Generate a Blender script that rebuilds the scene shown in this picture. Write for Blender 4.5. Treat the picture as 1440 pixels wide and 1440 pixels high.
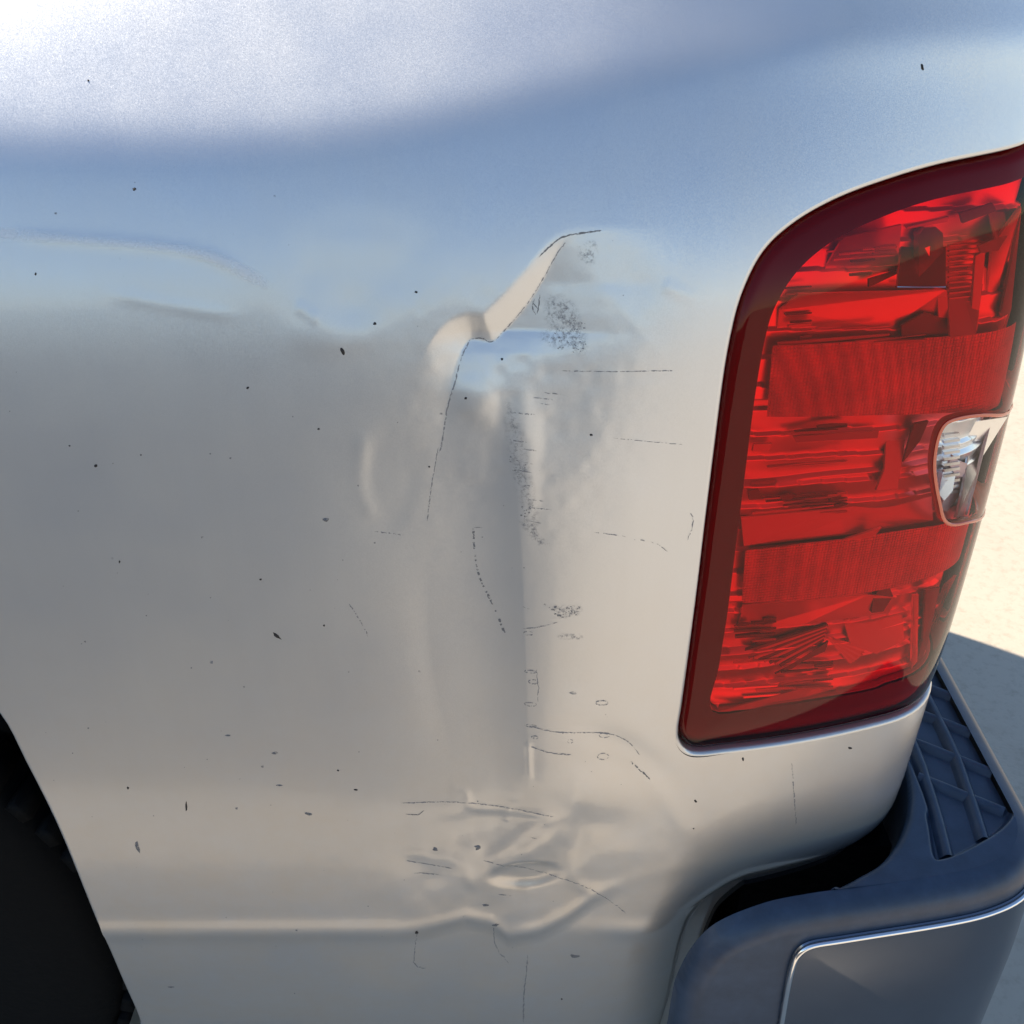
import bpy, math, random
import numpy as np
from mathutils import Vector
random.seed(7); rng = np.random.default_rng(7)
R = math.radians
for o in list(bpy.data.objects): bpy.data.objects.remove(o)
sc = bpy.context.scene

# ---------------------------------------------------------------- camera, sky, sun
PITCH = R(32.0); CAM = np.array([0.0, -0.611, 1.382]); FPX = 1440.0
cam = bpy.data.cameras.new('camera'); camo = bpy.data.objects.new('camera', cam); sc.collection.objects.link(camo)
cam.sensor_width = 36; cam.lens = 36; cam.clip_start = 0.02; cam.clip_end = 5000
camo.location = CAM; camo.rotation_euler = (R(90) - PITCH, 0, 0); sc.camera = camo
SUN = Vector((-0.64, 0.40, 1.0)).normalized()          # towards the sun: ahead of the truck and on its far side
w = bpy.data.worlds.new('World'); sc.world = w; w.use_nodes = True
nt = w.node_tree; nt.nodes.clear()
sky = nt.nodes.new('ShaderNodeTexSky'); sky.sky_type = 'NISHITA'; sky.sun_disc = False
sky.sun_elevation = math.asin(SUN.z); sky.sun_rotation = math.atan2(SUN.x, SUN.y)
sky.air_density = 1.0; sky.dust_density = 0.0; sky.altitude = 400; sky.ozone_density = 1.6
bg = nt.nodes.new('ShaderNodeBackground'); bg.inputs['Strength'].default_value = 0.135
out = nt.nodes.new('ShaderNodeOutputWorld')
nt.links.new(sky.outputs[0], bg.inputs[0]); nt.links.new(bg.outputs[0], out.inputs[0])
sl = bpy.data.lights.new('sun', 'SUN'); sl.energy = 4.9; sl.angle = R(0.53); sl.color = (1.0, 0.91, 0.78)
so = bpy.data.objects.new('sun', sl); sc.collection.objects.link(so)
so.rotation_euler = (-SUN).to_track_quat('-Z', 'Y').to_euler(); so.location = (-3, 2, 5)
sc.view_settings.view_transform = 'Standard'; sc.view_settings.look = 'None'
sc.view_settings.exposure = 0.50; sc.view_settings.gamma = 1
sc.cycles.max_bounces = 12; sc.cycles.transparent_max_bounces = 16

# ---------------------------------------------------------------- helpers: scene objects
def tag(o, label=None, cat=None, kind=None, group=None):
    if label: o['label'] = label
    if cat: o['category'] = cat
    if kind: o['kind'] = kind
    if group: o['group'] = group
    return o
def empty(name, loc=(0, 0, 0)):
    o = bpy.data.objects.new(name, None); sc.collection.objects.link(o); o.location = loc; return o
def link(me, name, mat, parent=None, smooth=True):
    o = bpy.data.objects.new(name, me); sc.collection.objects.link(o)
    if mat: me.materials.append(mat)
    if smooth: me.shade_smooth()
    if parent: o.parent = parent
    return o
def mesh_np(name, V, F, mat, parent=None, smooth=True):
    """V (n,3), F (m,4) or list of faces"""
    me = bpy.data.meshes.new(name)
    if isinstance(F, np.ndarray):
        m, k = F.shape
        me.vertices.add(len(V)); me.vertices.foreach_set('co', np.ascontiguousarray(V, dtype=np.float32).ravel())
        me.loops.add(m * k); me.loops.foreach_set('vertex_index', np.ascontiguousarray(F, dtype=np.int32).ravel())
        me.polygons.add(m); me.polygons.foreach_set('loop_start', np.arange(m, dtype=np.int32) * k)
        me.update(calc_edges=True)
    else:
        me.from_pydata([tuple(map(float, v)) for v in V], [], F)
        me.update()
    return link(me, name, mat, parent, smooth)
def grid_faces(n, m, closed=False):
    """faces of an n x m vertex grid (row-major, n rows); closed wraps the rows"""
    i = np.arange(n if closed else n - 1)[:, None]; j = np.arange(m - 1)[None, :]
    a = i * m + j; b = ((i + 1) % n) * m + j
    return np.stack([a, b, b + 1, a + 1], -1).reshape(-1, 4)
def box(name, lo, hi, mat, parent=None, bevel=0.0):
    x0, y0, z0 = lo; x1, y1, z1 = hi
    V = [(x0,y0,z0),(x1,y0,z0),(x1,y1,z0),(x0,y1,z0),(x0,y0,z1),(x1,y0,z1),(x1,y1,z1),(x0,y1,z1)]
    o = mesh_np(name, V, [(3,2,1,0),(4,5,6,7),(0,1,5,4),(1,2,6,5),(2,3,7,6),(3,0,4,7)], mat, parent, smooth=False)
    if bevel:
        md = o.modifiers.new('bevel', 'BEVEL'); md.width = bevel; md.segments = 3
    return o

# ---------------------------------------------------------------- helpers: maths
cP, sP = math.cos(PITCH), math.sin(PITCH)
def project(P):
    d = P - CAM
    fwd = d[..., 1] * cP - d[..., 2] * sP; up = d[..., 1] * sP + d[..., 2] * cP
    return 720 + FPX * d[..., 0] / fwd, 720 - FPX * up / fwd
def sm(a, b, x):
    t = np.clip((x - a) / (b - a), 0, 1); return t * t * (3 - 2 * t)
def dist_poly(x, y, poly, closed=True):
    """distance to a polyline, nearest point, and arc parameter"""
    p = np.asarray(poly, float); q = np.roll(p, -1, 0) if closed else p[1:]; p0 = p if closed else p[:-1]
    seg = np.hypot(*(q - p0).T); cum = np.concatenate([[0], np.cumsum(seg)])
    best = np.full(x.shape, 1e9); bx = np.zeros_like(best); by = np.zeros_like(best); bt = np.zeros_like(best); side = np.zeros_like(best)
    for k in range(len(p0)):
        ax, ay = p0[k]; dx, dy = q[k] - p0[k]; L2 = dx * dx + dy * dy + 1e-18
        t = np.clip(((x - ax) * dx + (y - ay) * dy) / L2, 0, 1)
        cx, cy = ax + t * dx, ay + t * dy; d = np.hypot(x - cx, y - cy); m = d < best
        best = np.where(m, d, best); bx = np.where(m, cx, bx); by = np.where(m, cy, by)
        bt = np.where(m, cum[k] + t * seg[k], bt); side = np.where(m, np.sign(dx * (y - ay) - dy * (x - ax)), side)
    return best, bx, by, bt / cum[-1], side
def inside(x, y, poly):
    p = np.asarray(poly, float); r = np.zeros(x.shape, bool); n = len(p)
    for i in range(n):
        x0, y0 = p[i]; x1, y1 = p[i - 1]
        if y0 == y1: continue
        r ^= ((y0 > y) != (y1 > y)) & (x < (x1 - x0) * (y - y0) / (y1 - y0) + x0)
    return r
def smooth_poly(p, closed=True, n=8):
    """Catmull-Rom through the points"""
    p = np.asarray(p, float); N = len(p); o = []
    for i in range(N if closed else N - 1):
        if closed: a, b, c, d = p[i - 1], p[i], p[(i + 1) % N], p[(i + 2) % N]
        else: a, b, c, d = p[max(i - 1, 0)], p[i], p[i + 1], p[min(i + 2, N - 1)]
        for k in range(n):
            t = k / n
            o.append(0.5 * (2 * b + (c - a) * t + (2 * a - 5 * b + 4 * c - d) * t * t + (3 * b - a - 3 * c + d) * t ** 3))
    if not closed: o.append(p[-1])
    return np.array(o)

class Surf:
    """a body surface: a plan curve (arc length s) swept over z, leaning inwards by L(s, z)"""
    def __init__(self, th_s, th_deg, s0, x0, y0, lean):
        self.s = np.arange(-2.2, 2.6, 0.002); th = np.interp(self.s, th_s, np.radians(th_deg))
        k = np.ones(9) / 9; self.th = np.convolve(np.pad(th, 4, 'edge'), k, 'valid')
        dx = np.cos(self.th) * 0.002; dy = np.sin(self.th) * 0.002
        X = np.cumsum(dx); Y = np.cumsum(dy); i = np.searchsorted(self.s, s0)
        self.X = X - X[i] + x0; self.Y = Y - Y[i] + y0; self.lean = lean
    def P(self, s, z, d=0.0):
        s = np.asarray(s, float); z = np.asarray(z, float)
        x = np.interp(s, self.s, self.X); y = np.interp(s, self.s, self.Y); t = np.interp(s, self.s, self.th)
        L = self.lean(s, z) + d
        return np.stack([x - np.sin(t) * L, y + np.cos(t) * L, z + 0 * s], -1)
    def inv(self, u, v, d=0.0, smax=0.42):
        """(s, z) where the photograph's pixel (1440 scale) meets the surface"""
        u = np.atleast_1d(np.asarray(u, float)); v = np.atleast_1d(np.asarray(v, float))
        gs, gz = np.meshgrid(np.linspace(-0.8, smax, 123), np.linspace(0.2, 1.45, 120), indexing='ij')
        gu, gv = project(self.P(gs, gz, d if np.isscalar(d) else float(np.mean(d))))
        gs, gz, gu, gv = (a.ravel() for a in (gs, gz, gu, gv))
        idx = [int(np.argmin((gu - a) ** 2 + (gv - b) ** 2)) for a, b in zip(u, v)]
        s, z = gs[idx].copy(), gz[idx].copy(); e = 1e-4
        for _ in range(12):
            pu, pv = project(self.P(s, z, d)); au, av = project(self.P(s + e, z, d)); bu, bv = project(self.P(s, z + e, d))
            a, b, c, dd = (au - pu) / e, (bu - pu) / e, (av - pv) / e, (bv - pv) / e
            det = a * dd - b * c; det = np.where(np.abs(det) < 1e3, 1e3 * np.sign(det + 1e-9), det)
            ru, rv = u - pu, v - pv
            ds = (dd * ru - b * rv) / det; dz = (-c * ru + a * rv) / det
            s += np.clip(ds, -.02, .02); z += np.clip(dz, -.02, .02)
        return s, z
    def px(self, pts, d=0.0):
        p = np.array(pts, float); s, z = self.inv(p[:, 0], p[:, 1], d); return np.stack([s, z], 1)

# lean of the truck side over z
ZK = [0.10, 0.45, 0.515, 0.53, 0.56, 0.75, 0.95, 1.05, 1.11, 1.15, 1.19, 1.225, 1.26, 1.30, 1.34, 1.40, 1.48]
SK = [-.20, -.17, -.14, -.08, -.03, -.015, .01, .035, .10, .19, .29, .35, .37, .37, .38, .55, 1.2]
_z = np.arange(0.05, 1.6, 0.001); _sl = np.interp(_z, ZK, SK); _sl = np.convolve(np.pad(_sl, 7, 'edge'), np.ones(15) / 15, 'valid')
_L = np.cumsum(_sl) * 0.001; _L -= np.interp(1.0, _z, _L)
def _sp(x): return np.logaddexp(0, x)
def _soft(xs, ys):
    t = np.arange(-2.6, 3.0, .005); y = np.interp(t, xs, ys); k = np.hanning(41); k /= k.sum()
    for _ in range(2): y = np.convolve(np.pad(y, 20, 'edge'), k, 'valid')
    return lambda s: np.interp(s, t, y)
ZL = _soft([-.5, -.15, -.05, .04, .13, .20], [1.243, 1.240, 1.253, 1.277, 1.291, 1.297])
ZU = _soft([-.30, -.05, .03, .08, .13, .20], [1.60, 1.42, 1.345, 1.320, 1.306, 1.297])
def lean_body(s, z):
    L = np.interp(z, _z, _L)
    # the raised shoulder: a steeper shelf that starts sharply and runs out towards the tail light
    zl = ZL(s)
    zu = ZU(s); A = .50
    L = L * (1 - .38 * sm(.10, .34, s) * sm(1.05, 1.2, z))
    return L + A * (.006 * (_sp((z - zl) / .006) - _sp((1.0 - zl) / .006)) - .012 * (_sp((z - zu) / .012) - _sp((1.0 - zu) / .012)))
BODY = Surf([-2, -.5, 0.04, .16, .25, .335, .36, .40, .44, 2], [-.6, -.6, 0, 6, 13, 19, 33, 62, 90, 90], 0, 0, 0, lean_body)

# ---------------------------------------------------------------- materials
def new_mat(name):
    m = bpy.data.materials.new(name); m.use_nodes = True; nt = m.node_tree; b = nt.nodes['Principled BSDF']; return m, nt, b
def N(nt, t, **kw):
    n = nt.nodes.new(t)
    for k, v in kw.items():
        if k in n.inputs: n.inputs[k].default_value = v
        else: setattr(n, k, v)
    return n
def noise(nt, scale, detail=4, rough=.55, vec=None, coord='Object'):
    n = N(nt, 'ShaderNodeTexNoise', Scale=scale, Detail=detail, Roughness=rough)
    if vec is None:
        tc = N(nt, 'ShaderNodeTexCoord'); vec = tc.outputs[coord]
    nt.links.new(vec, n.inputs['Vector']); return n
def ramp(nt, src, p0, p1, c0=(0, 0, 0, 1), c1=(1, 1, 1, 1)):
    r = N(nt, 'ShaderNodeValToRGB'); e = r.color_ramp.elements
    e[0].position = p0; e[1].position = p1; e[0].color = c0; e[1].color = c1
    nt.links.new(src, r.inputs[0]); return r
def bump(nt, b, src, strength, dist=0.001, inp='Normal'):
    n = N(nt, 'ShaderNodeBump', Strength=strength, Distance=dist); nt.links.new(src, n.inputs['Height'])
    nt.links.new(n.outputs[0], b.inputs[inp]); return n

def paint():
    m, nt, b = new_mat('silver_paint')
    b.inputs['Metallic'].default_value = 0.72
    b.inputs['Coat Weight'].default_value = 1.0; b.inputs['Coat IOR'].default_value = 1.5
    tc = N(nt, 'ShaderNodeTexCoord')
    # metal flake: each tiny cell leans its own way
    v = N(nt, 'ShaderNodeTexVoronoi', Scale=1800.0); nt.links.new(tc.outputs['Object'], v.inputs['Vector'])
    sub = N(nt, 'ShaderNodeVectorMath', operation='SUBTRACT'); sub.inputs[1].default_value = (.5, .5, .5); nt.links.new(v.outputs['Color'], sub.inputs[0])
    sc_ = N(nt, 'ShaderNodeVectorMath', operation='SCALE'); sc_.inputs['Scale'].default_value = 0.055; nt.links.new(sub.outputs[0], sc_.inputs[0])
    g = N(nt, 'ShaderNodeNewGeometry'); ad = N(nt, 'ShaderNodeVectorMath', operation='ADD')
    nt.links.new(g.outputs['Normal'], ad.inputs[0]); nt.links.new(sc_.outputs[0], ad.inputs[1])
    no = N(nt, 'ShaderNodeVectorMath', operation='NORMALIZE'); nt.links.new(ad.outputs[0], no.inputs[0])
    nt.links.new(no.outputs[0], b.inputs['Normal'])
    # thin road dust: warmer, a little duller in clouds and streaks
    n1 = noise(nt, 5.0, 6, .6, tc.outputs['Object']); n2 = noise(nt, 160.0, 3, .6, tc.outputs['Object'])
    mp = N(nt, 'ShaderNodeMapping'); mp.inputs['Scale'].default_value = (60, 60, 3); nt.links.new(tc.outputs['Object'], mp.inputs[0])
    n3 = noise(nt, 1.0, 4, .6, mp.outputs[0])
    r1 = ramp(nt, n1.outputs[0], .30, .75, (.645, .67, .70, 1), (.70, .695, .675, 1))
    mx = N(nt, 'ShaderNodeMixRGB', blend_type='MULTIPLY'); mx.inputs[0].default_value = 1
    r3 = ramp(nt, n3.outputs[0], .3, .8, (1, 1, 1, 1), (.985, .98, .975, 1))
    nt.links.new(r1.outputs[0], mx.inputs[1]); nt.links.new(r3.outputs[0], mx.inputs[2]); 
    sp_ = N(nt, 'ShaderNodeSeparateXYZ'); nt.links.new(tc.outputs['Object'], sp_.inputs[0])
    mr = N(nt, 'ShaderNodeMapRange'); mr.inputs['From Min'].default_value = 1.0; mr.inputs['From Max'].default_value = .56; nt.links.new(sp_.outputs['Z'], mr.inputs['Value'])
    n7 = noise(nt, 14, 7, .7, tc.outputs['Object']); r7 = ramp(nt, n7.outputs[0], .25, .8, (.25, .25, .25, 1), (1, 1, 1, 1))
    ml = N(nt, 'ShaderNodeMath', operation='MULTIPLY'); nt.links.new(mr.outputs[0], ml.inputs[0]); nt.links.new(r7.outputs[0], ml.inputs[1])
    ml2 = N(nt, 'ShaderNodeMath', operation='MULTIPLY'); ml2.inputs[1].default_value = .9; nt.links.new(ml.outputs[0], ml2.inputs[0])
    md = N(nt, 'ShaderNodeMixRGB'); md.inputs[2].default_value = (.66, .565, .445, 1); nt.links.new(ml2.outputs[0], md.inputs[0]); nt.links.new(mx.outputs[0], md.inputs[1])
    nt.links.new(md.outputs[0], b.inputs['Base Color'])
    mm = N(nt, 'ShaderNodeMapRange'); mm.inputs['To Min'].default_value = .76; mm.inputs['To Max'].default_value = .52; nt.links.new(ml2.outputs[0], mm.inputs['Value']); nt.links.new(mm.outputs[0], b.inputs['Metallic'])
    r2 = ramp(nt, n1.outputs[0], .35, .7, (.34, .34, .34, 1), (.42, .42, .42, 1)); nt.links.new(r2.outputs[0], b.inputs['Roughness'])
    r4 = ramp(nt, n2.outputs[0], .4, .75, (.085, .085, .085, 1), (.17, .17, .17, 1)); nt.links.new(r4.outputs[0], b.inputs['Coat Roughness'])
    n5 = noise(nt, 26.0, 2, .5, tc.outputs['Object'])                  # orange peel and faint waviness of the clear coat
    bump(nt, b, n5.outputs[0], .12, .0015, 'Coat Normal')
    return m
def simple(name, col, rough=.5, metal=0, coat=0, nscale=None, nstr=.3, ndist=.001, vary=0.0, spec=.5):
    m, nt, b = new_mat(name)
    b.inputs['Base Color'].default_value = (*col, 1); b.inputs['Roughness'].default_value = rough
    b.inputs['Metallic'].default_value = metal; b.inputs['Coat Weight'].default_value = coat; b.inputs['Coat Roughness'].default_value = .04
    b.inputs['Specular IOR Level'].default_value = spec
    if nscale:
        n = noise(nt, nscale, 5); bump(nt, b, n.outputs[0], nstr, ndist)
        if vary:
            c0 = tuple(c * (1 - vary) for c in col); c1 = tuple(min(1, c * (1 + vary)) for c in col)
            n2 = noise(nt, nscale * .06, 6, .65); r = ramp(nt, n2.outputs[0], .3, .7, (*c0, 1), (*c1, 1)); nt.links.new(r.outputs[0], b.inputs['Base Color'])
    return m
def sheet(name, tint, rough=.0, ior=1.33, spec=.9, hexb=0.0):
    """thin moulded plastic: coloured see-through sheet with a Fresnel gloss"""
    m = bpy.data.materials.new(name); m.use_nodes = True; nt = m.node_tree; nt.nodes.clear()
    tr = N(nt, 'ShaderNodeBsdfTransparent'); tr.inputs[0].default_value = (*tint, 1)
    gl = N(nt, 'ShaderNodeBsdfGlossy'); gl.inputs['Roughness'].default_value = .03; gl.inputs[0].default_value = (spec, spec, spec, 1)
    fr = N(nt, 'ShaderNodeFresnel', IOR=ior); mx = N(nt, 'ShaderNodeMixShader'); o = N(nt, 'ShaderNodeOutputMaterial')
    nt.links.new(fr.outputs[0], mx.inputs[0]); nt.links.new(tr.outputs[0], mx.inputs[1]); nt.links.new(gl.outputs[0], mx.inputs[2]); nt.links.new(mx.outputs[0], o.inputs[0])
    return m
M = {}
M['paint'] = paint()
M['lens'] = sheet('red_lens_plastic', (1.0, .075, .085))
M['clear'] = sheet('clear_lens_plastic', (.96, .96, .95))
M['reflector'] = simple('lamp_reflector_metal', (.98, .97, .97), .28, .85)
M['reflector_dull'] = simple('lamp_reflector_dull', (.72, .71, .72), .3, 1.0)
M['bezel'] = simple('lamp_bezel_dark', (.12, .03, .06), .45)
M['bezel_red'] = simple('lamp_inner_red', (.70, .50, .50), .35, .35)
M['lampdark'] = simple('lamp_dark_plastic', (.22, .12, .12), .35)
M['rubber'] = simple('black_rubber_seal', (.012, .012, .013), .6)
M['plastic'] = simple('bumper_plastic', (.036, .056, .090), .40, nscale=700, nstr=.35, ndist=.0003, vary=.22)  # black plastic; the reflected sky is put into the base as blue
M['chrome'] = simple('dimmed_chrome', (.22, .24, .28), .20, 1.0, nscale=220, nstr=.05, ndist=.0003, vary=.06)  # base darkened and cooled to imitate a reflection of shaded ground
M['brightchrome'] = simple('edge_highlight', (.85, .85, .86), .10, 1.0)  # brighter chrome, only for the highlight along the edge
M['black'] = simple('wheel_well_black', (.004, .004, .0045), .8, nscale=60, nstr=.8, ndist=.004, spec=.12)
M['tyre'] = simple('tyre_rubber', (.004, .004, .004), .75, nscale=90, nstr=.4, ndist=.002, spec=.15)
M['scratch'] = simple('scratch_dark', (.20, .20, .205), .6)
M['scratch_soft'] = simple('scratch_grey', (.30, .30, .31), .5, .4)
def scratchy(name, col, thr):
    m, nt, b = new_mat(name); b.inputs['Base Color'].default_value = (*col, 1); b.inputs['Roughness'].default_value = .55
    n = noise(nt, 420, 4, .7); r = ramp(nt, n.outputs[0], thr - .10, thr + .08); nt.links.new(r.outputs[0], b.inputs['Alpha'])
    return m
M['scratch'] = scratchy('scratch_dark', (.17, .17, .175), .46)
M['scratch_soft'] = scratchy('scratch_grey', (.24, .24, .25), .51)
M['scuff'] = simple('scuff_light', (.62, .62, .63), .45, .5)
M['speck'] = simple('dirt_speck', (.025, .02, .018), .7)
M['inner'] = simple('bed_liner_black', (.03, .03, .03), .6)
M['glass'] = simple('cab_glass', (.02, .022, .025), .05)
def retro():
    m, nt, b = new_mat('prismatic_reflector')
    b.inputs['Base Color'].default_value = (.55, .26, .25, 1); b.inputs['Roughness'].default_value = .38; b.inputs['Metallic'].default_value = .55
    tc = N(nt, 'ShaderNodeTexCoord'); v = N(nt, 'ShaderNodeTexVoronoi', Scale=420.0, Randomness=.12)
    nt.links.new(tc.outputs['Object'], v.inputs['Vector']); bump(nt, b, v.outputs['Distance'], .9, .0012)
    n = noise(nt, 30, 3); r = ramp(nt, n.outputs[0], .35, .65, (.62, .5, .5, 1), (.85, .7, .7, 1)); nt.links.new(r.outputs[0], b.inputs['Base Color'])
    return m
M['retro'] = retro()
def ground_mat():
    m, nt, b = new_mat('concrete'); b.inputs['Roughness'].default_value = .85
    n1 = noise(nt, .8, 8, .6); n2 = noise(nt, 45, 6, .7); n3 = noise(nt, 9, 5, .6)
    r1 = ramp(nt, n1.outputs[0], .3, .7, (.55, .465, .355, 1), (.61, .52, .40, 1))
    r2 = ramp(nt, n2.outputs[0], .30, .5, (.84, .82, .80, 1), (1, 1, 1, 1)); r3 = ramp(nt, n3.outputs[0], .28, .45, (.93, .92, .91, 1), (1, 1, 1, 1))
    m1 = N(nt, 'ShaderNodeMixRGB', blend_type='MULTIPLY'); m1.inputs[0].default_value = 1
    m2 = N(nt, 'ShaderNodeMixRGB', blend_type='MULTIPLY'); m2.inputs[0].default_value = 1
    nt.links.new(r1.outputs[0], m1.inputs[1]); nt.links.new(r2.outputs[0], m1.inputs[2]); nt.links.new(m1.outputs[0], m2.inputs[1]); nt.links.new(r3.outputs[0], m2.inputs[2])
    nt.links.new(m2.outputs[0], b.inputs['Base Color']); bump(nt, b, n2.outputs[0], .35, .004)
    return m
M['ground'] = ground_mat()
M['asphalt'] = simple('asphalt', (.066, .063, .060), .85, nscale=180, nstr=.5, ndist=.004, vary=.2)

# ---------------------------------------------------------------- setting
g = mesh_np('ground', np.array([(-400, -400, 0), (400, -400, 0), (400, 400, 0), (-400, 400, 0)], float), [(0, 1, 2, 3)], M['ground'], smooth=False)
tag(g, 'pale beige sunlit concrete with the shadow of the truck across it', None, 'structure')
a = mesh_np('added_asphalt', np.array([(-400, -400, .004), (60, -400, .004), (.9, -6, .004), (.02, -1.6, .004), (-.04, -.64, .004), (-3, -.60, .004), (-400, -.5, .004)], float), [(0, 1, 2, 3, 4, 5)], M['asphalt'], smooth=False)  # added out of view so the side panel reflects something dark
tag(a, 'unseen asphalt patch added to darken the reflections in the truck side', None, 'structure')

truck = empty('pickup_truck', (-1.0, 1.0, 0))
tag(truck, 'silver pickup truck seen at its dented rear corner beside the red tail light', 'pickup truck')
def adopt(o, parent=None):
    """parent while keeping world-space mesh coordinates"""
    p = parent or truck
    o.parent = p; bpy_loc = Vector((0, 0, 0)); q = p
    while q: bpy_loc += q.location; q = q.parent
    o.location = -bpy_loc if p is truck else (0, 0, 0)
    return o

# ---------------------------------------------------------------- patches on a surface
def param_patch(name, surf, sg, zg, outer, holes, dfun, mat, hole_open=()):
    gs, gz = np.meshgrid(sg, zg, indexing='ij'); n, m = gs.shape
    cs = .25 * (gs[:-1, :-1] + gs[1:, :-1] + gs[:-1, 1:] + gs[1:, 1:]); cz = .25 * (gz[:-1, :-1] + gz[1:, :-1] + gz[:-1, 1:] + gz[1:, 1:])
    keep = np.ones(cs.shape, bool)
    if outer is not None: keep &= inside(cs, cz, outer)
    for h in holes: keep &= ~inside(cs, cz, h)
    cnt = np.zeros((n, m), int)
    for di in (0, 1):
        for dj in (0, 1): cnt[di:n - 1 + di, dj:m - 1 + dj] += keep
    full = np.full((n, m), 4); full[0] = full[-1] = 2; full[:, 0] = full[:, -1] = 2; full[0, 0] = full[0, -1] = full[-1, 0] = full[-1, -1] = 1
    bd = (cnt > 0) & (cnt < full); bs, bz = gs[bd], gz[bd]
    best = np.full(bs.shape, 1e9); ns, nz = bs.copy(), bz.copy()
    for c in ([outer] if outer is not None else []) + list(holes):
        d, x, y, _, _ = dist_poly(bs, bz, c); k = d < best; best = np.where(k, d, best); ns = np.where(k, x, ns); nz = np.where(k, y, nz)
    lim = 2.5 * max(np.max(np.diff(sg)), np.max(np.diff(zg))); k = best < lim
    bs[k], bz[k] = ns[k], nz[k]; gs[bd], gz[bd] = bs, bz
    P = surf.P(gs, gz, dfun(gs, gz))
    idx = np.full(n * m, -1); used = (cnt > 0).ravel(); idx[used] = np.arange(used.sum())
    ii, jj = np.nonzero(keep); a = ii * m + jj; F = np.stack([a, a + m, a + m + 1, a + 1], 1)
    return mesh_np(name, P.reshape(-1, 3)[used], idx[F], mat)
def rim(name, surf, curve, mat, r=.003, wall=.012, d0=0.0, closed=True, dfun=None, sign=1, seg=6, hem=0.0):
    """rolled edge: quarter round towards the opening, then straight in"""
    c = np.asarray(curve, float); t = (np.roll(c, -1, 0) - np.roll(c, 1, 0)) if closed else np.gradient(c, axis=0)
    t /= np.hypot(*t.T)[:, None] + 1e-12; nrm = np.stack([t[:, 1], -t[:, 0]], 1) * sign
    rows = []
    for k in range(seg + 1):
        a = k / seg * math.pi / 2; q, dd = r * math.sin(a), r * (1 - math.cos(a)); rows.append((q, dd))
    rows.append((r, r + wall))
    if hem: rows.append((r - hem, r + wall + .001))
    V = []
    for q, dd in rows:
        s, z = c[:, 0] + nrm[:, 0] * q, c[:, 1] + nrm[:, 1] * q
        b = dfun(c[:, 0], c[:, 1]) if dfun else 0.0
        V.append(surf.P(s, z, d0 + dd + b))
    V = np.stack(V, 1); return mesh_np(name, V.reshape(-1, 3), grid_faces(len(c), len(rows), closed), mat)
def area_sign(c):
    c = np.asarray(c); x, y = c[:, 0], c[:, 1]; return np.sign(np.sum(x * np.roll(y, -1) - y * np.roll(x, -1)))

# ---------------------------------------------------------------- dents, as depth over the panel
crease_u = lambda v: np.interp(v, [430, 500, 600, 700, 800, 1000, 1440], [690, 700, 714, 727, 734, 741, 744])
FOLD = smooth_poly([(848, 322), (815, 330), (786, 352), (757, 408), (722, 455), (697, 482), (680, 484), (658, 484), (640, 520), (625, 600), (610, 665), (600, 745)], False, 4)
ARC = smooth_poly([(606, 770), (600, 860), (610, 960), (634, 1050), (664, 1100)], False, 4)
def blob(u, v, cu, cv, ru, rv, p=2.0, ang=0.0):
    c, s = math.cos(R(ang)), math.sin(R(ang)); a = (u - cu) * c + (v - cv) * s; b = -(u - cu) * s + (v - cv) * c
    return np.exp(-((a / ru) ** 2 + (b / rv) ** 2) ** (p / 2))
def _vn(u, v, sc_, seed):
    r = np.random.default_rng(seed); T = r.random((64, 64)); x, y = u / sc_, v / sc_
    i, j = np.floor(x).astype(int), np.floor(y).astype(int); fx, fy = x - i, y - j; fx = fx * fx * (3 - 2 * fx); fy = fy * fy * (3 - 2 * fy)
    g = lambda a, b: T[a % 64, b % 64]
    return (g(i, j) * (1 - fx) + g(i + 1, j) * fx) * (1 - fy) + (g(i, j + 1) * (1 - fx) + g(i + 1, j + 1) * fx) * fy - .5
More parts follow.
